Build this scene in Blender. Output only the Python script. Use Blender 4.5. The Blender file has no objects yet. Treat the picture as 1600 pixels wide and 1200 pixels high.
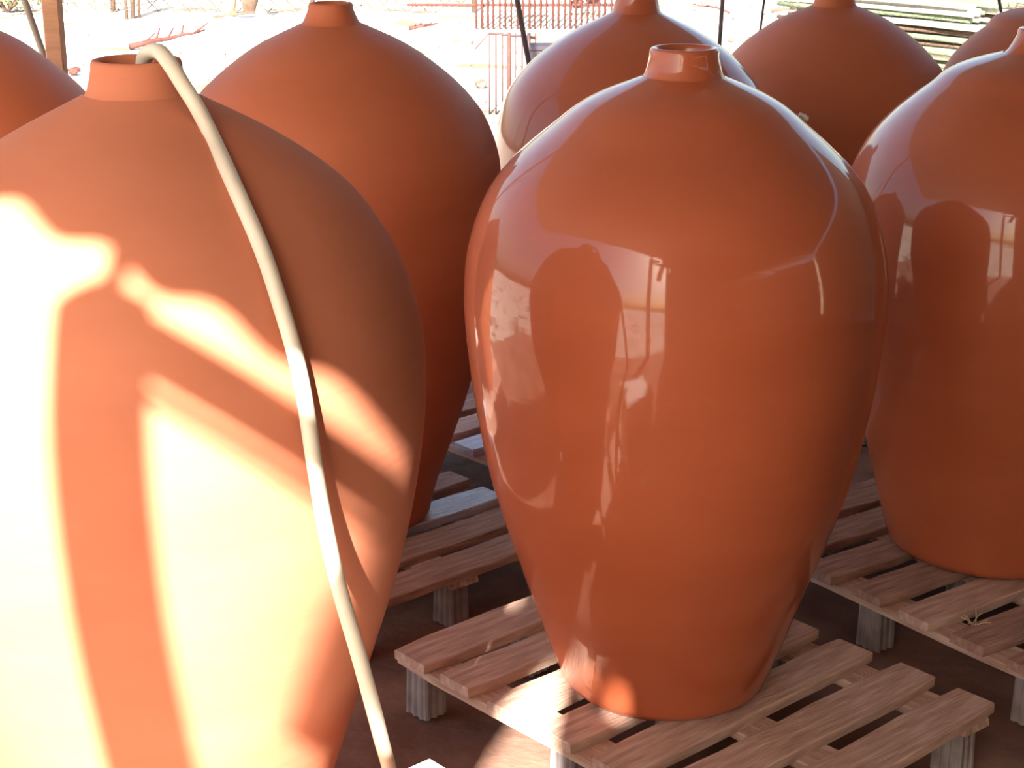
import bpy, bmesh, math, random
from mathutils import Vector, Matrix, noise

S = bpy.context.scene
COL = S.collection
rnd = random.Random(7)

# ------------------------------------------------------------------ camera
F_PX, HORIZON = 2700.0, 860.0
PITCH = math.atan(HORIZON / F_PX)
cam_d = bpy.data.cameras.new('camera')
cam_d.sensor_width = 36.0
cam_d.lens = F_PX / 1600 * 36
cam_d.clip_start, cam_d.clip_end = 0.05, 300
cam = bpy.data.objects.new('camera', cam_d)
cam.location = (0, 0, 1.85)
cam.rotation_euler = (math.pi / 2 - PITCH, 0, 0)
COL.objects.link(cam)
S.camera = cam

# ------------------------------------------------------------------ light
SUN_AZ, SUN_EL = math.radians(7), math.radians(32)
sdir = Vector((math.sin(SUN_AZ) * math.cos(SUN_EL), math.cos(SUN_AZ) * math.cos(SUN_EL), -math.sin(SUN_EL)))
sun_d = bpy.data.lights.new('sun', 'SUN')
sun_d.energy = 29.0
sun_d.color = (1.0, 0.95, 0.84)
sun_d.angle = math.radians(0.75)
sun = bpy.data.objects.new('sun', sun_d)
sun.rotation_euler = sdir.to_track_quat('-Z', 'Y').to_euler()
sun.location = (0, -6, 9)
COL.objects.link(sun)

W = bpy.data.worlds.new('world')
S.world = W
W.use_nodes = True
nt = W.node_tree
bg = nt.nodes['Background']
sky = nt.nodes.new('ShaderNodeTexSky')
sky.sky_type = 'NISHITA'
sky.sun_disc = False
sky.sun_elevation = SUN_EL
sky.sun_rotation = math.pi + SUN_AZ
sky.air_density = 1.2
sky.dust_density = 3.0
nt.links.new(sky.outputs[0], bg.inputs[0])
bg.inputs[1].default_value = 0.30

S.view_settings.view_transform = 'Standard'
S.view_settings.look = 'None'
S.view_settings.gamma = 1
S.view_settings.use_curve_mapping = False
S.view_settings.exposure = 0.42


# ------------------------------------------------------------------ helpers
def mat(name, c1, c2=None, scale=6, rough=0.8, bump=0.0, bscale=40, stretch=(1, 1, 1), detail=5, coat=0.0,
        coat_rough=0.08, metallic=0.0, c3=None, lo=0.35, hi=0.65, spec=0.5):
    m = bpy.data.materials.new(name)
    m.use_nodes = True
    t = m.node_tree
    b = t.nodes['Principled BSDF']
    b.inputs['Roughness'].default_value = rough
    b.inputs['Metallic'].default_value = metallic
    b.inputs['Specular IOR Level'].default_value = spec
    b.inputs['Coat Weight'].default_value = coat
    b.inputs['Coat Roughness'].default_value = coat_rough
    tc = t.nodes.new('ShaderNodeTexCoord')
    mp = t.nodes.new('ShaderNodeMapping')
    mp.inputs['Scale'].default_value = stretch
    t.links.new(tc.outputs['Object'], mp.inputs[0])
    n = t.nodes.new('ShaderNodeTexNoise')
    n.inputs['Scale'].default_value = scale
    n.inputs['Detail'].default_value = detail
    t.links.new(mp.outputs[0], n.inputs['Vector'])
    r = t.nodes.new('ShaderNodeValToRGB')
    r.color_ramp.elements[0].position = lo
    r.color_ramp.elements[1].position = hi
    r.color_ramp.elements[0].color = (*c1, 1)
    r.color_ramp.elements[1].color = (*(c2 or c1), 1)
    if c3:
        e = r.color_ramp.elements.new((lo + hi) / 2)
        e.color = (*c3, 1)
    t.links.new(n.outputs[0], r.inputs[0])
    t.links.new(r.outputs[0], b.inputs['Base Color'])
    if bump:
        n2 = t.nodes.new('ShaderNodeTexNoise')
        n2.inputs['Scale'].default_value = bscale
        n2.inputs['Detail'].default_value = 4
        t.links.new(mp.outputs[0], n2.inputs['Vector'])
        bp = t.nodes.new('ShaderNodeBump')
        bp.inputs['Strength'].default_value = bump
        bp.inputs['Distance'].default_value = 0.01
        t.links.new(n2.outputs[0], bp.inputs['Height'])
        t.links.new(bp.outputs[0], b.inputs['Normal'])
    return m


def clay(name, c1, c2, rough, coat, coat_rough, ring=0.25, patch=None):
    """thrown clay: blotchy colour plus fine horizontal throwing rings"""
    m = mat(name, c1, c2, scale=3.0, rough=rough, stretch=(1, 1, 2.5), detail=6, spec=.22, coat=coat, coat_rough=coat_rough, lo=.3, hi=.7)
    t = m.node_tree
    b = t.nodes['Principled BSDF']
    tc = t.nodes.new('ShaderNodeTexCoord')
    mp = t.nodes.new('ShaderNodeMapping')
    mp.inputs['Scale'].default_value = (1.2, 1.2, 60)
    n = t.nodes.new('ShaderNodeTexNoise')
    n.inputs['Scale'].default_value = 1.5
    n.inputs['Detail'].default_value = 3
    bp = t.nodes.new('ShaderNodeBump')
    bp.inputs['Strength'].default_value = ring
    bp.inputs['Distance'].default_value = 0.002
    t.links.new(tc.outputs['Object'], mp.inputs[0])
    t.links.new(mp.outputs[0], n.inputs['Vector'])
    t.links.new(n.outputs[0], bp.inputs['Height'])
    t.links.new(bp.outputs[0], b.inputs['Normal'])
    if coat:
        # brushed-on glaze: slightly uneven gloss
        n3 = t.nodes.new('ShaderNodeTexNoise')
        n3.inputs['Scale'].default_value = 4
        n3.inputs['Detail'].default_value = 5
        r3 = t.nodes.new('ShaderNodeMapRange')
        r3.inputs['To Min'].default_value = coat_rough * .6
        r3.inputs['To Max'].default_value = coat_rough * 1.6
        t.links.new(mp.outputs[0], n3.inputs['Vector'])
        t.links.new(n3.outputs[0], r3.inputs['Value'])
        t.links.new(r3.outputs[0], b.inputs['Coat Roughness'])
        bp2 = t.nodes.new('ShaderNodeBump')
        bp2.inputs['Strength'].default_value = .10
        bp2.inputs['Distance'].default_value = 0.0012
        t.links.new(n.outputs[0], bp2.inputs['Height'])
        t.links.new(bp2.outputs[0], b.inputs['Coat Normal'])
    return m


M = dict(
    raw=clay('raw_clay', (.46, .155, .085), (.52, .185, .105), .85, 0, .1, ring=.28),
    satin=clay('satin_clay', (.42, .115, .05), (.47, .135, .062), .65, .10, .3, ring=.18),
    glazed=clay('glazed_clay', (.405, .092, .036), (.46, .112, .046), .55, .82, .055, ring=.2),
    inner=mat('clay_inside', (.30, .10, .055), (.36, .13, .07), rough=.9),
    wood=mat('pallet_wood', (.44, .27, .205), (.66, .46, .37), scale=5, rough=.85, bump=.5, bscale=14, stretch=(1.5, 14, 8), c3=(.54, .35, .27)),
    wood_dark=mat('dusty_pallet_wood', (.28, .15, .11), (.46, .28, .215), scale=5, rough=.85, bump=.5, bscale=14, stretch=(1.5, 14, 8)),
    wood_sheen=mat('sky_sheen_plank', (.36, .33, .40), (.52, .50, .60), scale=5, rough=.45, bump=.3, bscale=14, stretch=(1.5, 10, 8)),  # sky sheen on the boards, painted in as a bluish plank colour
    foot=mat('grey_ribbed_block', (.26, .215, .21), (.40, .34, .33), scale=14, rough=.75, bump=.3, bscale=60),
    dirt=mat('shed_dirt', (.16, .08, .056), (.30, .165, .115), scale=3.5, rough=.95, bump=.8, bscale=18, detail=8),
    yard=mat('pale_yard_ground', (.13, .10, .07), (.60, .54, .46), scale=1.6, rough=.95, bump=.5, bscale=12, detail=9, lo=.36, hi=.47),
    hose=mat('cream_hose', (.62, .55, .44), (.70, .63, .52), scale=9, rough=.5),
    roof=mat('roof_sheet', (.20, .17, .15), (.28, .24, .21), scale=3, rough=.8),
    timber=mat('timber', (.42, .22, .13), (.52, .29, .18), scale=5, rough=.85, bump=.4, stretch=(8, 8, 1)),
    pole_grey=mat('grey_pole', (.17, .14, .125), (.24, .20, .18), scale=8, rough=.6),
    pole_dark=mat('dark_rust_pole', (.035, .016, .018), (.06, .028, .028), scale=12, rough=.7),
    rust=mat('red_rust', (.055, .014, .010), (.09, .024, .018), scale=18, rough=.8),
    wire=mat('wire', (.05, .028, .012), (.08, .045, .02), scale=9, rough=.6),
    white=mat('white_board', (.75, .73, .70), (.82, .80, .78), scale=6, rough=.7),
    tarp=mat('pale_tarp', (.40, .38, .40), (.74, .72, .74), scale=4, rough=.7),
    logA=mat('greenish_pole', (.045, .065, .035), (.14, .17, .10), scale=9, rough=.85, stretch=(1, 8, 8)),
    logB=mat('brown_pole', (.035, .018, .012), (.10, .055, .035), scale=9, rough=.85, stretch=(1, 8, 8)),
    logC=mat('pale_pole', (.30, .27, .22), (.45, .42, .36), scale=9, rough=.85, stretch=(1, 8, 8)),
    leaf=mat('leaf', (.04, .06, .01), (.12, .15, .03), scale=20, rough=.6),
    stone=mat('stone', (.05, .03, .024), (.16, .12, .10), scale=14, rough=.9),
    wall_plank=mat('wall_plank', (.50, .38, .30), (.62, .49, .40), scale=4, rough=.9, bump=.4, stretch=(6, 6, 1)),
    sack=mat('brown_sack', (.06, .035, .022), (.11, .065, .045), scale=9, rough=.9),
    crate=mat('dark_blue_grey_crate', (.016, .011, .02), (.028, .018, .03), scale=9, rough=.8),
    straw=mat('straw', (.50, .38, .22), (.60, .48, .30), scale=9, rough=.9),
)


def link_bm(name, bm, m, parent=None, smooth=False):
    me = bpy.data.meshes.new(name)
    bm.normal_update()
    bm.to_mesh(me)
    bm.free()
    if smooth:
        for p in me.polygons:
            p.use_smooth = True
    me.materials.append(m)
    o = bpy.data.objects.new(name, me)
    COL.objects.link(o)
    if parent:
        o.parent = parent
    return o


def tag(o, label=None, cat=None, group=None, kind=None):
    for k, v in (('label', label), ('category', cat), ('group', group), ('kind', kind)):
        if v:
            o[k] = v
    return o


def thing(name, loc, label, cat, group=None, rz=0):
    o = bpy.data.objects.new(name, None)
    o.empty_display_size = .1
    o.location = loc
    o.rotation_euler = (0, 0, rz)
    COL.objects.link(o)
    return tag(o, label, cat, group)


def box(bm, c, s, mtx=None, bevel=0.0):
    r = bmesh.ops.create_cube(bm, size=1)
    vs = r['verts']
    bmesh.ops.scale(bm, vec=s, verts=vs)
    if bevel:
        es = list({e for v in vs for e in v.link_edges})
        g = bmesh.ops.bevel(bm, geom=es, offset=bevel, segments=1, affect='EDGES')
        vs = list({v for f in g['faces'] for v in f.verts} | {v for v in vs if v.is_valid})
    bmesh.ops.translate(bm, vec=c, verts=vs)
    if mtx is not None:
        bmesh.ops.transform(bm, matrix=mtx, verts=vs)
    return vs


def tube(bm, pts, rads, seg=10, cap=True):
    """swept tube through points with per-point radius"""
    pts = [Vector(p) for p in pts]
    if not hasattr(rads, '__len__'):
        rads = [rads] * len(pts)
    rings = []
    ref = None
    for i, p in enumerate(pts):
        d = (pts[min(i + 1, len(pts) - 1)] - pts[max(i - 1, 0)]).normalized()
        if ref is None:
            ref = d.orthogonal().normalized()
        ref = (ref - d * ref.dot(d)).normalized()
        q = d.cross(ref)
        rings.append([bm.verts.new(p + (ref * math.cos(2 * math.pi * k / seg) + q * math.sin(2 * math.pi * k / seg)) * rads[i]) for k in range(seg)])
    for a, b in zip(rings, rings[1:]):
        for k in range(seg):
            bm.faces.new((a[k], a[(k + 1) % seg], b[(k + 1) % seg], b[k]))
    if cap:
        bm.faces.new(rings[0][::-1])
        bm.faces.new(rings[-1])


def catmull(P, n=8):
    P = [Vector(p) for p in P]
    out = []
    for i in range(len(P) - 1):
        p0, p1, p2, p3 = P[max(i - 1, 0)], P[i], P[i + 1], P[min(i + 2, len(P) - 1)]
        for k in range(n):
            t = k / n
            out.append(.5 * ((2 * p1) + (p2 - p0) * t + (2 * p0 - 5 * p1 + 4 * p2 - p3) * t * t + (3 * p1 - p0 - 3 * p2 + p3) * t ** 3))
    out.append(P[-1])
    return out


# pallet / shed axes: U runs along the pallet boards, V along their ends
ANG = math.radians(42)
U = Vector((math.cos(ANG), math.sin(ANG), 0))
V = Vector((math.sin(ANG), -math.cos(ANG), 0))


def uv(u, v, z=0.0):
    return U * u + V * v + Vector((0, 0, z))


# ------------------------------------------------------------------ ground, shed
def grid_ground(name, x0, x1, y0, y1, z, n, m, amp, frame=None):
    bm = bmesh.new()
    vs = []
    for j in range(n + 1):
        row = []
        for i in range(n + 1):
            a, b = x0 + (x1 - x0) * i / n, y0 + (y1 - y0) * j / n
            p = uv(a, b) if frame else Vector((a, b, 0))
            h = amp * (noise.noise(Vector((p.x * 1.3, p.y * 1.3, z * 9))) + .5 * noise.noise(Vector((p.x * 4, p.y * 4, 3))))
            row.append(bm.verts.new((p.x, p.y, z + min(h, 0) - 0.0)))
        vs.append(row)
    for j in range(n):
        for i in range(n):
            q = [vs[j][i], vs[j][i + 1], vs[j + 1][i + 1], vs[j + 1][i]]
            bm.faces.new(q[::-1] if frame else q)
    o = link_bm(name, bm, m, smooth=True)
    return tag(o, kind='structure')


yard = grid_ground('ground', -45, 45, -45, 60, -.03, 60, M['yard'], .03)
floor = grid_ground('floor', -.85, 6.6, -5.0, 5.0, 0.0, 90, M['dirt'], .018, frame=True)

P0 = Vector((-.8, -.2, 0))              # front post of the shed, just behind the photographer
pu, pv = P0.dot(U), P0.dot(V)

# corrugated roof sheet: waves repeat along V, sheet runs along U
bm = bmesh.new()
period, amp, th = .19, .016, .006
nv = int(9.4 / period * 8)
rowsu = [pu - .12, pu + 1.5, pu + 4.0, pu + 7.6]
tops, bots = [], []
for uu in rowsu:
    rt, rb_ = [], []
    for k in range(nv + 1):
        vv = -5.0 + k * period / 8
        z = 2.925 + (uu - pu + .12) * .04 + amp * math.cos(2 * math.pi * (vv - pv - .058) / period) + .012 * noise.noise(Vector((vv * 2.1, 0, 0)))
        rt.append(bm.verts.new(uv(uu, vv, z + th)))
        rb_.append(bm.verts.new(uv(uu, vv, z)))
    tops.append(rt)
    bots.append(rb_)
for j in range(len(rowsu) - 1):
    for k in range(nv):
        bm.faces.new((tops[j][k], tops[j + 1][k], tops[j + 1][k + 1], tops[j][k + 1]))
        bm.faces.new((bots[j][k], bots[j][k + 1], bots[j + 1][k + 1], bots[j + 1][k]))
for rt, rb_ in ((tops[0], bots[0]), (tops[-1], bots[-1])):
    for k in range(nv):
        bm.faces.new((rt[k], rt[k + 1], rb_[k + 1], rb_[k]))
tag(link_bm('roof', bm, M['roof'], smooth=True), kind='structure')


def prism(name, a, b, w, h, m, parent=None, tilt=0):
    """square beam from a to b (centre line)"""
    a, b = Vector(a), Vector(b)
    d = (b - a)
    L = d.length
    bm = bmesh.new()
    box(bm, (0, 0, 0), (L, w, h), bevel=min(w, h) * .08)
    X = d.normalized()
    Y = Vector((0, 0, 1)).cross(X)
    if Y.length < 1e-3:
        Y = Vector((math.cos(tilt), math.sin(tilt), 0))
    Y.normalize()
    Z = X.cross(Y)
    R = Matrix((X, Y, Z)).transposed().to_4x4()
    o = link_bm(name, bm, m, parent)
    o.matrix_world = Matrix.Translation((a + b) / 2) @ R
    return o


def struct(o):
    return tag(o, kind='structure')


# front line of the shed: post, rail and thin rod below it (their shadow falls across the left jar)
struct(prism('post_front', uv(pu, pv - .035, 0), uv(pu, pv - .035, 2.757), .10, .10, M['timber'], tilt=ANG))
struct(prism('post_cap', uv(pu, pv - .02, 2.757), uv(pu, pv - .02, 2.93), .022, .022, M['timber'], tilt=ANG))
struct(prism('rail_front', uv(pu, pv - .085, 2.7225), uv(pu, pv + 4.2, 2.7225), .05, .069, M['timber']))
bm = bmesh.new()
tube(bm, [uv(pu, pv + .0, 2.649), uv(pu, pv + .615, 2.650)], .010, 8)
struct(link_bm('rod_front', bm, M['pole_grey'], smooth=True))
struct(prism('post_front', uv(pu, pv + 3.6, 0), uv(pu, pv + 3.6, 2.69), .10, .10, M['timber'], tilt=ANG))
# plank wall closing the front line right of the post, and unseen boards added above the rail to stop sun streaks
def plain_box(name, c, dims, m, parent=None):
    bm = bmesh.new()
    box(bm, (0, 0, 0), dims, bevel=.003)
    o = link_bm(name, bm, m, parent)
    o.location = c
    o.rotation_euler = (0, 0, ANG - math.pi / 2)
    return o


wall = bpy.data.objects.new('wall_front', None)
COL.objects.link(wall)
struct(wall)
k, a0 = 0, .60
while a0 < 4.3:
    wdt = (.058, .035, .042, .048)[k] if k < 4 else .12
    top = {1: 2.60, 3: 2.575}.get(k, 2.70)  # two plank tops cut low to shape sun spots on the middle jar
    plain_box('plank', uv(pu + .042, pv + a0 + wdt / 2, top / 2), (wdt - .001, .022, top), M['wall_plank'], wall)
    a0 += wdt
    k += 1
struct(plain_box('sun_stop_board', uv(pu + .042, pv + .563 + 1.85, 2.83), (3.7, .02, .25), M['wall_plank']))
struct(plain_box('sun_stop_board', uv(pu + .042, pv + .508, 2.835), (.070, .02, .235), M['wall_plank']))
struct(plain_box('sun_stop_board', uv(pu + .042, pv + .440, 2.77), (.066, .02, .10), M['wall_plank']))
struct(plain_box('sun_stop_board', uv(pu + .042, pv + .553, 2.775), (.022, .02, .11), M['wall_plank']))
# plank wall along the far right side of the shed
wr = bpy.data.objects.new('wall_right', None)
COL.objects.link(wr)
struct(wr)
for k in range(38):
    o = plain_box('plank', uv(pu + .12 + k * .19, pv + 4.35, 1.44), (.187, .022, 2.88), M['wall_plank'], wr)
    o.rotation_euler = (0, 0, ANG)
# plank wall at the closed end of the shed
wk = bpy.data.objects.new('wall_back', None)
COL.objects.link(wk)
struct(wk)
for k in range(37):
    plain_box('plank', uv(6.7, -2.7 + k * .19, 1.5), (.187, .022, 3.0), M['wall_plank'], wk)
# unseen cut-out added at the front rod, shaped to block sun
bm = bmesh.new()
poly = [(.60, 2.69), (.37, 2.69), (.375, 2.652), (.345, 2.56), (.305, 2.49), (.25, 2.36), (.20, 2.24), (.40, 2.20), (.43, 2.34), (.474, 2.46)]
fa = [bm.verts.new(uv(pu - .004, pv + a_, z_)) for a_, z_ in poly]
fb = [bm.verts.new(uv(pu + .004, pv + a_, z_)) for a_, z_ in poly]
bm.faces.new(fa)
bm.faces.new(fb[::-1])
for k in range(10):
    bm.faces.new((fa[k], fb[k], fb[(k + 1) % 10], fa[(k + 1) % 10]))
bmesh.ops.recalc_face_normals(bm, faces=bm.faces)
tag(link_bm('sun_blocker', bm, M['sack']), 'added cut-out blocking the sun, hung from the rod at the front of the shed', 'sun_blocker')
# rear-left line of the shed
struct(prism('post_rear', Vector((-1.322, 5.09, 0)), Vector((-1.337, 5.09, 3.0)), .050, .050, M['timber'], tilt=math.radians(20)))
struct(prism('rail_rear', uv(-.7, -4.72, 2.93), uv(6.6, -4.72, 3.20), .06, .08, M['timber']))


# ------------------------------------------------------------------ jars
ZK = [0, .06, .15, .25, .35, .45, .55, .65, .75, .84, .91, .96]


def hermite(zs, rs, n):
    m = []
    for i in range(len(zs)):
        if i == 0:
            m.append((rs[1] - rs[0]) / (zs[1] - zs[0]))
        elif i == len(zs) - 1:
            m.append((rs[-1] - rs[-2]) / (zs[-1] - zs[-2]))
        else:
            h0, h1 = zs[i] - zs[i - 1], zs[i + 1] - zs[i]
            d0, d1 = (rs[i] - rs[i - 1]) / h0, (rs[i + 1] - rs[i]) / h1
            m.append((d0 * h1 + d1 * h0) / (h0 + h1))
    out = []
    for i in range(len(zs) - 1):
        h = zs[i + 1] - zs[i]
        for k in range(n):
            t = k / n
            out.append((zs[i] + h * t, (2 * t**3 - 3 * t**2 + 1) * rs[i] + (t**3 - 2 * t**2 + t) * h * m[i] + (-2 * t**3 + 3 * t**2) * rs[i + 1] + (t**3 - t**2) * h * m[i + 1]))
    out.append((zs[-1], rs[-1]))
    return out


def lathe(bm, prof, seg=112, wob=0.0, seed=0):
    rings = []
    for (z, r) in prof:
        ring = []
        for k in range(seg):
            a = 2 * math.pi * k / seg
            rr = r
            if wob and r > .02:
                rr += wob * noise.noise(Vector((math.cos(a) * 1.2 + seed * 7, math.sin(a) * 1.2, z * 2.5)))
            ring.append(bm.verts.new((rr * math.cos(a), rr * math.sin(a), z)))
        rings.append(ring)
    for a, b in zip(rings, rings[1:]):
        for k in range(seg):
            bm.faces.new((a[k], a[(k + 1) % seg], b[(k + 1) % seg], b[k]))
    return rings


def jar(x, y, H, r, zn, rn, zr, rr, m, label, seed, lean=0.0, group='large clay storage jars'):
    z0 = .15
    t = thing('clay_jar', (x, y, z0), label, 'jar', group)
    zs = [k * H for k in ZK] + [zn - z0]
    rs = list(r) + [rn]
    P = hermite(zs, rs, 9)
    base = [(0.0, 0.001), (0.0, rs[0] * .5), (0.0, rs[0] - .016), (.004, rs[0] - .006), (.012, P[1][1] - .001)]
    prof = base + [p for p in P if p[0] > .016]
    bm = bmesh.new()
    lathe(bm, prof, wob=.0035, seed=seed)
    for v in bm.verts:
        q = min(max((v.co.z / (zn - z0) - .72) / .28, 0), 1)
        v.co.x += lean * q * q
    link_bm('body', bm, m, t, smooth=True)
    # neck: flared foot, slightly tapering wall, rounded lip, inside wall
    h = zr - zn
    a = zn - z0
    ne = [(a - .004, rn + .0015), (a + h * .12, rn - (rn - rr) * .35), (a + h * .35, rn - (rn - rr) * .62), (a + h * .7, rr + .001), (a + h * .9, rr),
          (a + h * .98, rr - .002), (a + h, rr - .006), (a + h - .001, rr - .011), (a + h * .85, rr - .014), (a, rr - .016), (a - .03, rr - .010), (a - .06, rr + .03)]
    bm = bmesh.new()
    lathe(bm, ne, seg=72, wob=.002, seed=seed + 3)
    for v in bm.verts:
        v.co.x += lean
    link_bm('neck', bm, m, t, smooth=True)
    return t


JC = [0.207, 0.237, 0.277, 0.319, 0.358, 0.385, 0.404, 0.413, 0.398, 0.344, 0.251, 0.161]
jar(.319, 3.296, 1.279, JC, 1.4122, .077, 1.4663, .0645, M['glazed'],
    'shiny glazed terracotta jar in the middle, whole on the front wooden pallet', 1, .006)
jar(-.559, 2.55, 1.322, [0.207, 0.228, 0.257, 0.298, 0.341, 0.381, 0.409, 0.424, 0.416, 0.371, 0.298, 0.205], 1.4863, .079, 1.5365, .0665, M['raw'],
    'matt unglazed clay jar at front left, half sunlit, with the cream hose in its neck', 2, .010)
jar(-.436, 4.23, 1.272, [.218, .236, .275, .318, .352, .384, .404, .409, .402, .350, .260, .166], 1.4137, .0745, 1.4637, .053, M['satin'],
    'dull terracotta jar standing right behind the hose jar', 3)
jar(1.21, 4.035, 1.245, [.255, .278, .308, .342, .375, .403, .42, .425, .405, .343, .250, .158], 1.368, .084, 1.4242, .056, M['glazed'],
    'shiny broad-based terracotta jar cut by the right edge of the picture', 4, .012)
jar(.352, 4.98, 1.215, [.209, .238, .279, .322, .362, .392, .410, .413, .396, .350, .268, .178], 1.3675, .072, 1.44, .056, M['glazed'],
    'glazed jar behind the middle jar, pale sky sheen down its left side', 5)
jar(1.058, 5.78, 1.178, [.209, .237, .279, .322, .362, .398, .417, .423, .404, .335, .245, .15], 1.312, .0736, 1.38, .058, M['satin'],
    'dull brownish jar in the back row left of the pole pile', 6)
jar(1.86, 5.9, 1.18, [.209, .236, .277, .319, .358, .388, .410, .42, .405, .350, .262, .17], 1.300, .0736, 1.37, .058, M['satin'],
    'jar in the far right corner behind the broad-based jar', 7)
jar(-1.403, 4.3, 1.276, [.209, .236, .277, .319, .358, .388, .410, .419, .402, .342, .25, .16], 1.4127, .075, 1.4635, .056, M['satin'],
    'jar at the far left edge, only its right shoulder showing', 8)

jar(-1.42, 1.86, 1.30, [.207, .235, .275, .315, .352, .384, .405, .416, .402, .350, .262, .17], 1.446, .077, 1.498, .062, M['raw'],
    'jar standing left of the hose jar, just outside the left edge of the picture', 9)

# small pale lump stuck on the far shoulder of the middle jar
bm = bmesh.new()
bmesh.ops.create_icosphere(bm, subdivisions=3, radius=1)
for v in bm.verts:
    v.co *= 1 + .35 * noise.noise(v.co * 1.7)
    v.co = Vector((v.co.x * .012, v.co.y * .010, v.co.z * .006))
lump = link_bm('clay_lump', bm, M['white'], smooth=True)
lump.location = (.319 + .246, 3.296 + .045, 1.327)
lump.rotation_euler = (0, math.radians(35), 0)
tag(lump, 'small white lump on the right shoulder of the middle jar', 'lump')


# ------------------------------------------------------------------ pallets
def board_mesh(L, w, th, seed):
    r = random.Random(seed)
    bm = bmesh.new()
    n = 8
    rings = []
    for i in range(n + 1):
        s = i / n
        x = -L / 2 + L * s
        e0, e1 = r.uniform(-.0025, .0025), r.uniform(-.0025, .0025)
        z = r.uniform(-.0008, .0008)
        c = .007 if i in (0, n) else 0
        b = .003
        sec = [(-w / 2 + e0 + c, -th), (w / 2 + e1 - c, -th), (w / 2 + e1 - c, -b), (w / 2 + e1 - b - c, z), (-w / 2 + e0 + b + c, z), (-w / 2 + e0 + c, -b)]
        rings.append([bm.verts.new((x + (0 if i not in (0, n) else r.uniform(-.002, .002)), a, q)) for a, q in sec])
    for p, q in zip(rings, rings[1:]):
        for k in range(6):
            bm.faces.new((p[k], q[k], q[(k + 1) % 6], p[(k + 1) % 6]))
    bm.faces.new(rings[0])
    bm.faces.new(rings[-1][::-1])
    me = bpy.data.meshes.new('board')
    bmesh.ops.recalc_face_normals(bm, faces=bm.faces)
    bm.to_mesh(me)
    bm.free()
    return me


def block_mesh(w, d, h):
    """moulded block with vertical ribs all round"""
    bm = bmesh.new()
    pts = []
    n = 3
    for side in range(4):
        for k in range(n * 4):
            s = k / (n * 4)
            off = .0045 * (1 if (k % 4) in (1, 2) else 0)
            q = (s - .5)
            if side == 0: p = (q * w, -d / 2 - off)
            elif side == 1: p = (w / 2 + off, q * d)
            elif side == 2: p = (-q * w, d / 2 + off)
            else: p = (-w / 2 - off, -q * d)
            pts.append(p)
    lo = [bm.verts.new((x * 1.0, y * 1.0, 0)) for x, y in pts]
    hi = [bm.verts.new((x * .93, y * .93, h)) for x, y in pts]
    N = len(pts)
    for k in range(N):
        bm.faces.new((lo[k], lo[(k + 1) % N], hi[(k + 1) % N], hi[k]))
    bm.faces.new(lo[::-1])
    bm.faces.new(hi)
    me = bpy.data.meshes.new('block')
    bm.to_mesh(me)
    bm.free()
    me.materials.append(M['foot'])
    return me


BL = .77
BOARDS = {}
for k, nm in enumerate(('wood', 'wood_dark', 'wood_sheen')):
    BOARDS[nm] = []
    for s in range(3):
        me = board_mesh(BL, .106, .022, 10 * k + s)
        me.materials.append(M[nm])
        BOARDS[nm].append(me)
STR = board_mesh(1.03, .095, .018, 91)
STR.materials.append(M['wood'])
BLK = block_mesh(.060, .066, .110)


def put(name, me, parent, loc, rz=0, sc=(1, 1, 1)):
    o = bpy.data.objects.new(name, me)
    COL.objects.link(o)
    o.parent = parent
    o.location = loc
    o.rotation_euler = (0, 0, rz)
    o.scale = sc
    return o


def pallet(u, v, rot, label, kinds, seed, xy=None, n=7):
    """far-left corner at (u, v); local +x along boards, local +y towards +V"""
    r = random.Random(seed)
    p = xy if xy is not None else uv(u, v)
    t = thing('wooden_pallet', (p.x, p.y, 0), label, 'pallet', 'wooden pallets under the jars', rz=ANG + rot)
    y = 0
    centres = []
    for k in range(n):
        w = .118 if k == 0 else .106
        c = .059 if k == 0 else .979 - (n - 1 - k) * .1535
        centres.append(c)
        kd = kinds[k % len(kinds)]
        b = put('board', BOARDS[kd][r.randrange(3)], t, (BL / 2 + r.uniform(-.006, .006), -c, .150 - r.uniform(0, .0008)), r.uniform(-.006, .006), (1, w / .106, 1))
        if kd == 'wood_sheen':
            b['label'] = 'board with bluish sky sheen painted in'
    for x in (.055, .36, .70):
        put('stringer', STR, t, (x, -.515, .1275), math.pi / 2, (1, .98, 1))
    for x in (.050, .36, .705):
        for yy in (.055, .515, .975):
            b = put('block', BLK, t, (x, -yy, 0), 0)
            b['label'] = 'grey ribbed foot'
    return t


pallet(2.100, -2.726, 0, 'front wooden pallet under the shiny middle jar', ['wood'], 3)
pallet(.83, -2.58, 0, 'wooden pallet under the hose jar, mostly below the picture', ['wood'], 4)
pallet(2.13, -3.965, 0, 'wooden pallet behind the front one, with sky sheen painted on some boards', ['wood_sheen', 'wood_dark', 'wood_sheen', 'wood_dark', 'wood_sheen', 'wood_dark', 'wood_dark'], 5)
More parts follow.
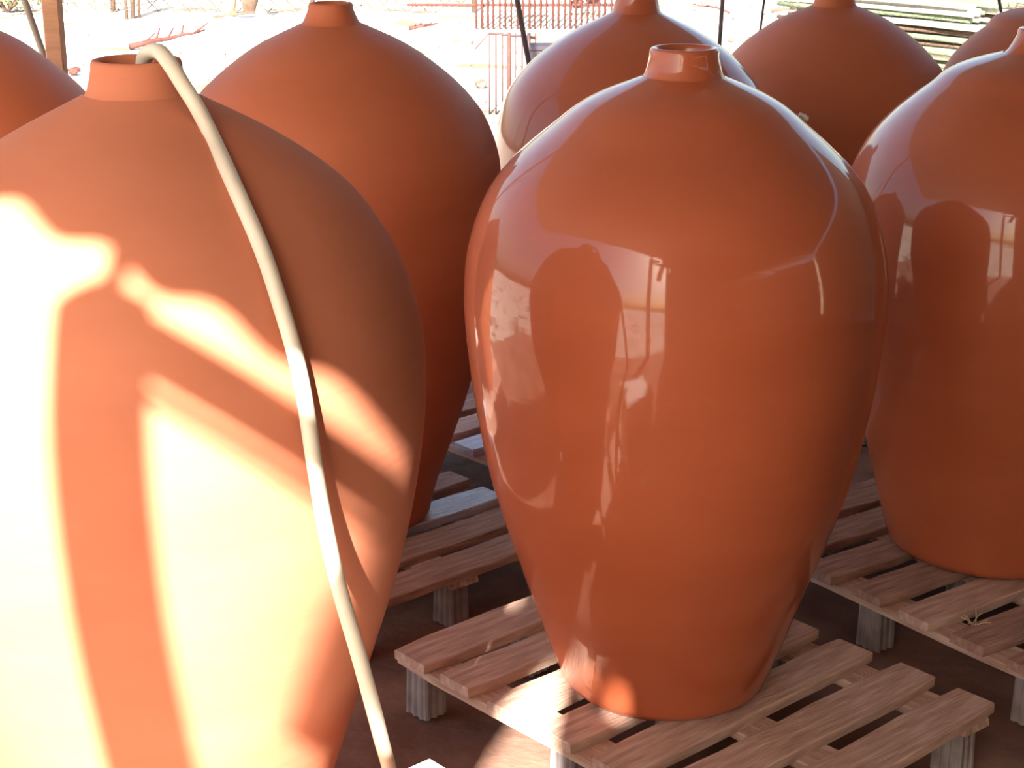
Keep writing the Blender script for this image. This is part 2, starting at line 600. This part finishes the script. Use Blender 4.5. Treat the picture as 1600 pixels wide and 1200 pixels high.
# right-hand pallet, turned a little
a = math.radians(-6.5)
U2 = Matrix.Rotation(a, 3, 'Z') @ U
V2 = Matrix.Rotation(a, 3, 'Z') @ V
c0 = Vector((.738, 3.851, 0)) - V2 * .36
pallet(0, 0, a, 'wooden pallet at right under the broad-based jar', ['wood_dark', 'wood_dark', 'wood_dark', 'wood_dark', 'wood'], 6, xy=c0)
for (x, y, s, l) in ((.250, 4.89, 7, 'wooden pallet under the glazed jar behind the middle jar'),
                     (1.058, 5.78, 8, 'wooden pallet under the brownish back-row jar'),
                     (-1.403, 4.3, 9, 'wooden pallet under the far left jar'),
                     (-1.42, 1.86, 12, 'wooden pallet left of the hose jar, outside the picture'),
                     (1.94, 5.95, 10, 'wooden pallet under the far right corner jar')):
    q = Vector((x, y, 0)) - U * .385 - V * .515
    pallet(0, 0, 0, l, ['wood_dark', 'wood'] if s != 7 else ['wood_dark', 'wood', 'wood_sheen', 'wood'], s, xy=q)

# ------------------------------------------------------------------ hose
hp = [(-.545, 2.60, 1.30), (-.545, 2.585, 1.42), (-.5430, 2.565, 1.51), (-.538, 2.553, 1.536), (-.526, 2.537, 1.5475), (-.509, 2.512, 1.5520), (-.4950, 2.487, 1.5470),
      (-.4790, 2.467, 1.5310), (-.4650, 2.462, 1.5085), (-.4480, 2.455, 1.4820), (-.4266, 2.4409, 1.4432), (-.378, 2.3387, 1.3839), (-.3369, 2.2741, 1.3153), (-.3091, 2.237, 1.2456),
      (-.2895, 2.2186, 1.1788), (-.2769, 2.2068, 1.1102), (-.2686, 2.2027, 1.0383), (-.2562, 2.1965, .9472), (-.2383, 2.191, .854),
      (-.2155, 2.1938, .7547), (-.1968, 2.210, .655), (-.195, 2.30, .558), (-.192, 2.39, .459), (-.18, 2.46, .32), (-.145, 2.52, .19), (-.09, 2.57, .08), (-.02, 2.58, .0125), (.15, 2.50, .0125), (.45, 2.25, .0125), (.9, 1.9, .0125)]
bm = bmesh.new()
tube(bm, catmull(hp, 8), .0115, 14)
hose = link_bm('hose', bm, M['hose'], smooth=True)
tag(hose, 'cream hose curving out of the front left jar and down its side', 'hose')

# white box standing on the hose jar's pallet; only its far top corner reaches into the picture
bx = thing('white_box', Vector((-.126, 2.352, .1505)) - U * .12 + V * .13, 'white box at the bottom edge, only its sunlit top corner showing right of the hose', 'box', rz=ANG)
bm = bmesh.new()
box(bm, (0, 0, .165), (.232, .252, .33), bevel=.004)
link_bm('body', bm, M['white'], bx)
bm = bmesh.new()
box(bm, (0, 0, .34), (.24, .26, .02), bevel=.004)
link_bm('lid', bm, M['white'], bx)


# straw wisps on the pallets
def straw(p, label):
    bm = bmesh.new()
    for k in range(7):
        a, e = rnd.uniform(0, 6.28), rnd.uniform(.3, 1.2)
        L = rnd.uniform(.02, .04)
        d = Vector((math.cos(a) * math.cos(e), math.sin(a) * math.cos(e), math.sin(e)))
        s = Vector((rnd.uniform(-.008, .008), rnd.uniform(-.008, .008), .0015))
        tube(bm, [s, s + d * L * .5, s + d * L + Vector((0, 0, -.004))], .0011, 5)
    o = link_bm('straw', bm, M['straw'])
    o.location = p
    tag(o, label, 'straw')


straw((1.045, 3.55, .150), 'tuft of straw on the right-hand pallet')
straw((-.03, 3.865, 0.0), 'tiny straw wisp on the dark floor beside the middle jar')

# ------------------------------------------------------------------ sunny yard behind
def at(x, y, z=0.0, Y=None):
    """point on the plane z (or at distance Y) seen at photo pixel x, y: used only to lay out real positions"""
    dx, dz = (x - 800) / F_PX, -(y - 600) / F_PX
    d = Vector((dx, math.cos(PITCH) + dz * math.sin(PITCH), -math.sin(PITCH) + dz * math.cos(PITCH)))
    t = (Y / d.y) if Y else (z - 1.85) / d.z
    return Vector((0, 0, 1.85)) + d * t


def rod(name, a, b, r, m, parent=None, seg=8, r2=None):
    bm = bmesh.new()
    tube(bm, [a, (Vector(a) + Vector(b)) / 2, b], [r, (r + (r2 or r)) / 2, r2 or r], seg)
    return link_bm(name, bm, m, parent, smooth=True)


# leaning props and poles
def pole(a, b, r, m, label):
    a, b = Vector(a), Vector(b)
    o = rod('pole', (0, 0, 0), b - a, r, m)
    o.location = a
    tag(o, label, 'pole')


YG = -.03
def leaning(x0, y0, x1, y1, Y, r, m, label):
    p1, p0 = at(x1, y1, Y=Y), at(x0, y0, Y=Y)
    d = p0 - p1
    base = p1 - d * ((p1.z + .01) / d.z)
    top = base + d * (2.98 / d.z)
    pole(base, top, r, m, label)


leaning(38, 0, 66, 80, 5.5, .011, M['pole_grey'], 'thin grey pole leaning beside the wooden post at left')
leaning(808, 0, 822, 75, 9.0, .014, M['pole_dark'], 'dark leaning pole in front of the red bar fence')
leaning(1129, 0, 1124, 72, 11.0, .0135, M['pole_dark'], 'upright rusty pole between the two back jars, the thicker one')
leaning(1194, 0, 1189, 40, 11.0, .008, M['pole_dark'], 'thin dark upright pole left of the brownish back-row jar')
leaning(1561, 0, 1567, 33, 9.0, .009, M['pole_dark'], 'thin dark pole at the top right beside the pole pile')

# red bar fence
Yf = 17.5
f0, f1 = at(744, 45, z=YG), at(1010, 45, z=YG)
ft = thing('bar_fence', ((f0.x + f1.x) / 2, f0.y, YG), 'rust-red fence of upright bars beyond the jars', 'fence')
nb = 30
for k in range(nb):
    x = (k / (nb - 1) - .5) * (f1.x - f0.x)
    bm = bmesh.new()
    tube(bm, [(0, 0, 0), (.0, 0, 1.9)], .0105 + .004 * (rnd.random()), 6)
    o = link_bm('bar', bm, M['rust'], ft, smooth=True)
    o.location = (x + rnd.uniform(-.006, .006), 0, 0)
    o.rotation_euler = (0, rnd.uniform(-.004, .004), 0)
for z in (.235, 1.7):
    rod('rail', ((f0.x - f1.x) / 2 - .7, .02, z), ((f1.x - f0.x) / 2, .02, z), .014, M['rust'], ft)

# low rusty rack of bars in front of it
g0, g1 = at(765, 178, z=YG), at(836, 178, z=YG)
rk = thing('bar_rack', ((g0.x + g1.x) / 2, g0.y, YG), 'low rusty rack of upright bars left of the glazed back jar', 'rack')
w = g1.x - g0.x
for k in range(8):
    rod('bar', ((k / 7 - .5) * w, 0, 0), ((k / 7 - .5) * w, 0, .56), .014 if k in (3, 6) else .006, M['rust'] if k % 2 else M['pole_dark'], rk, 6)
rod('top_rail', (-w / 2, 0, .56), (w / 2, 0, .53), .009, M['pole_dark'], rk)
rod('brace', (-w / 2, 0, .56), (-w / 2 - .10, .0, .45), .005, M['pole_dark'], rk, 6)
bm = bmesh.new()
box(bm, (0, 0, .24), (.22, .2, .48), bevel=.01)
box(bm, (0, 0, .485), (.24, .22, .03), bevel=.005)
cr = link_bm('crate', bm, M['crate'])
cr.location = Vector((at(835, 178, z=YG).x + .08, g0.y - .15, YG))
tag(cr, 'dark blue-grey box beside the low rusty rack', 'box')


# chain-link fence
def chain_link(xa, xb, Y, h, label, pitch=.17):
    t = thing('wire_fence', ((xa + xb) / 2, Y, YG), label, 'fence')
    L = xb - xa
    bm = bmesh.new()
    n = int(L / pitch) + 1
    for k in range(n + int(h / pitch)):
        for s in (1, -1):
            x0 = -L / 2 + k * pitch - (h if s > 0 else 0)
            a, b = Vector((x0, 0, 0)), Vector((x0 + h, 0, h))
            if s < 0:
                a, b = Vector((x0, .006, 0)), Vector((x0 - h, .006, h))
            # clip to the panel
            pts = []
            for p, q in ((a, b), (b, a)):
                dx = q.x - p.x
                tt = 0
                if p.x < -L / 2: tt = (-L / 2 - p.x) / dx
                if p.x > L / 2: tt = (L / 2 - p.x) / dx
                pts.append((p + (q - p) * tt, tt))
            if pts[0][1] + pts[1][1] < .98 and 0 <= pts[0][1] <= 1 and 0 <= pts[1][1] <= 1:
                tube(bm, [pts[0][0], pts[1][0]], .006, 4)
    o = link_bm('wire_mesh', bm, M['wire'], t)
    o['kind'] = 'stuff'
    for k in range(int(L / 2.2) + 2):
        x = min(-L / 2 + k * 2.2, L / 2)
        rod('post', (x, .03, 0), (x, .03, h + .08), .028, M['sack'], t)
    return t


chain_link(-6.6, -.42, 19.4, 1.7, 'chain-link fence with diamond mesh across the back left of the yard')

# posts, stakes and sack under the fence
for k, (x, w_) in enumerate(((198, .02), (208, .028), (218, .016))):
    p = at(x, 30 - k, z=YG)
    o = rod('stake', (0, 0, 0), (.01, 0, .8), w_, M['sack'], seg=6)
    o.location = p
    tag(o, ('leftmost', 'middle, thickest', 'rightmost, thinnest')[k] + ' of three short dark stakes above the hose jar neck', 'stake', 'three short stakes')


def blob(name, p, s, m, label, cat, seed, amp=.3, sub=3):
    bm = bmesh.new()
    bmesh.ops.create_icosphere(bm, subdivisions=sub, radius=1)
    for v in bm.verts:
        v.co *= 1 + amp * noise.noise(v.co * 1.6 + Vector((seed, 0, 0)))
        v.co = Vector((v.co.x * s[0], v.co.y * s[1], v.co.z * s[2]))
    lo = min(v.co.z for v in bm.verts)
    for v in bm.verts:
        v.co.z -= lo
    o = link_bm(name, bm, m, smooth=True)
    o.location = p
    return tag(o, label, cat)


blob('sack', at(392, 33, z=YG), (.09, .09, .30), M['sack'], 'brown sack standing by the wire fence', 'sack', 5)
blob('sack', at(360, 26, z=YG), (.07, .08, .22), M['timber'], 'small tan sack leaning left of the brown one', 'sack', 9)

# pale tarp heap
bm = bmesh.new()
nx, ny = 40, 14
g = []
for j in range(ny + 1):
    row = []
    for i in range(nx + 1):
        x, y = (i / nx - .5) * 2.2, (j / ny - .5) * 1.4
        e = (1 - abs(2 * i / nx - 1) ** 3) * (1 - abs(2 * j / ny - 1) ** 2.5)
        z = .13 * e * (1 + .5 * noise.noise(Vector((x * 2.3, y * 2.5, 4)))) + .05 * e * noise.noise(Vector((x * 7, y * 7, 1)))
        row.append(bm.verts.new((x, y, max(z, 0))))
    g.append(row)
for j in range(ny):
    for i in range(nx):
        bm.faces.new((g[j][i], g[j][i + 1], g[j + 1][i + 1], g[j + 1][i]))
tp = link_bm('tarp', bm, M['tarp'], smooth=True)
md = tp.modifiers.new('thick', 'SOLIDIFY')
md.thickness = .01
tp.location = at(365, 48, z=YG)
tag(tp, 'pale tarp heaped on the yard between the hose jar and the jar behind', 'tarp')
o = rod('stick', (0, 0, 0), (.42, .05, .03), .014, M['sack'], seg=6)
o.location = Vector((tp.location.x - .2, tp.location.y, .105))
o.rotation_euler = (0, -.03, 0)
tag(o, 'dark stick lying on the pale tarp', 'stick')


# fallen branches and stones
def branch(p, L, rz, label, m, seed, r=.02):
    rr = random.Random(seed)
    pts = [Vector((0, 0, r))]
    for k in range(6):
        pts.append(pts[-1] + Vector((L / 6, rr.uniform(-.05, .05) * L, rr.uniform(0, .05) * L)))
    t = thing('branch', p, label, 'branch', rz=rz)
    bm = bmesh.new()
    tube(bm, pts, [r * (1 - .12 * i) for i in range(7)], 7)
    link_bm('stem', bm, m, t, smooth=True)
    for k in (1, 2, 3, 4, 5):
        q = pts[k]
        rod('twig', q, q + Vector((rr.uniform(.05, .12), rr.uniform(-.12, .12), rr.uniform(.03, .10))) * (L * 1.5), r * .5, m, t, 6, r * .2)


branch(at(203, 78, z=YG), .75, math.radians(38), 'bare pinkish branch on the ground above the hose jar neck', M['rust'], 3, .03)
branch(at(1140, 22, z=YG), .5, math.radians(150), 'bare twiggy branch left of the rusty upright pole', M['rust'], 8, .014)
branch(at(1205, 20, z=YG), .35, math.radians(-12), 'short dark branch beside the back-row jar neck', M['sack'], 11, .02)
branch(at(640, 48, z=YG), .30, math.radians(-10), 'small dark branch above the shoulder of the dull jar', M['rust'], 14, .022)

for (x, y, s, l) in ((115, 118, .045, 'dark stone beside the wooden post, above the left edge jar'),
                     (120, 112, .03, 'small dark stone touching the stone by the wooden post'),
                     (752, 138, .05, 'brown stone left of the low rusty rack'),
                     (902, 12, .07, 'red-brown clod at the foot of the bar fence'),
                     (925, 6, .09, 'larger red-brown clod behind the clod by the bar fence'),
                     (1142, 66, .03, 'small pale grey stone between the back jars'),
                     (1146, 30, .02, 'tiny stone right of the rusty upright pole'),
                     (1526, 13, .05, 'reddish stone on the ground right of the bush')):
    blob('stone', at(x, y, z=YG), (s, s * .9, s * .7), M['rust'] if 'red' in l or 'dark' in l else M['stone'], l, 'stone', x)

# scattered litter too fine to count
bm = bmesh.new()
for k in range(900):
    x, y = rnd.uniform(-7, 7), rnd.uniform(12, 24)
    s = rnd.uniform(.006, .02)
    r_ = bmesh.ops.create_icosphere(bm, subdivisions=1, radius=s)
    bmesh.ops.translate(bm, vec=(x, y, YG + s * .3), verts=r_['verts'])
o = link_bm('gravel', bm, M['stone'])
tag(o, 'loose gravel and crumbs scattered over the bright yard', 'gravel', kind='stuff')

# stump beside the back-row jar neck
bm = bmesh.new()
tube(bm, [(0, 0, 0), (.01, 0, .3), (0, .01, .62)], [.12, .10, .105], 14)
st = link_bm('stump', bm, M['logB'], smooth=True)
st.location = at(1250, 24, z=YG)
tag(st, 'grey-brown tree stump behind the back-row jar neck', 'stump')

# pile of long poles
base = at(1515, 112, z=YG)
ORD = ['first', 'second', 'third', 'fourth', 'fifth', 'sixth', 'seventh', 'eighth', 'ninth', 'tenth']
for layer in range(10):
    for k in range(10 if layer % 2 == 0 else 9):
        r_ = rnd.uniform(.015, .034)
        nm, m_ = [('greenish', M['logA']), ('greenish', M['logA']), ('brown', M['logB']), ('pale', M['logC']), ('pale', M['logC'])][rnd.randrange(5)]
        L = rnd.uniform(1.75, 2.15)
        p = base + U * (k * .115 + (.055 if layer % 2 else 0) + rnd.uniform(-.012, .012)) + V * rnd.uniform(-.12, .12) + Vector((0, 0, r_ + .052 * layer * 1.05))
        q = 6
        pts = [V * (-L * i / q) + Vector((rnd.uniform(-.005, .005), rnd.uniform(-.005, .005), rnd.uniform(-.003, .003))) for i in range(q + 1)]
        bm = bmesh.new()
        tube(bm, pts, [r_ * (1 - .04 * i) for i in range(q + 1)], 8)
        o = link_bm('wooden_pole', bm, m_, smooth=True)
        o.location = p
        o.rotation_euler = (0, 0, rnd.uniform(-.022, .022))
        tag(o, '%s pole, %s from the front in the %s layer up of the pole pile' % (nm, ORD[k], ORD[layer]), 'pole', 'poles in the stacked pile')


# bush behind the pile
def bush(p, w, h, n, label, seed):
    r = random.Random(seed)
    t = thing('bush', p, label, 'bush')
    bm = bmesh.new()
    for k in range(9):
        a = r.uniform(0, 6.28)
        tube(bm, [(0, 0, 0), (math.cos(a) * w * .2, math.sin(a) * w * .2, h * .5), (math.cos(a) * w * .45, math.sin(a) * w * .45, h * r.uniform(.7, .95))], [.012, .008, .004], 5)
    link_bm('stem', bm, M['logB'], t)
    bm = bmesh.new()
    for k in range(n):
        a, rad, z = r.uniform(0, 6.28), w * .5 * math.sqrt(r.random()), h * (.15 + .85 * r.random())
        c = Vector((math.cos(a) * rad, math.sin(a) * rad, z))
        x = Vector((r.uniform(-1, 1), r.uniform(-1, 1), r.uniform(-.5, 1))).normalized()
        y = x.orthogonal().normalized()
        s = r.uniform(.03, .05)
        bm.faces.new([bm.verts.new(c - x * s), bm.verts.new(c + y * s * .4), bm.verts.new(c + x * s), bm.verts.new(c - y * s * .4)])
    o = link_bm('foliage', bm, M['leaf'], t)
    o['kind'] = 'stuff'


bush(at(1500, 8, z=YG) + Vector((0, 1.5, 0)), 1.5, .8, 1500, 'yellow-green bush behind the pole pile', 4)
bush(at(1206, 4, z=YG) + Vector((0, .6, 0)), .5, .5, 260, 'small yellow-green bush by the thin upright pole', 6)
bush(at(12, 20, z=YG), 1.2, .5, 500, 'low sparse bush at the far left behind the leaning grey pole', 9)
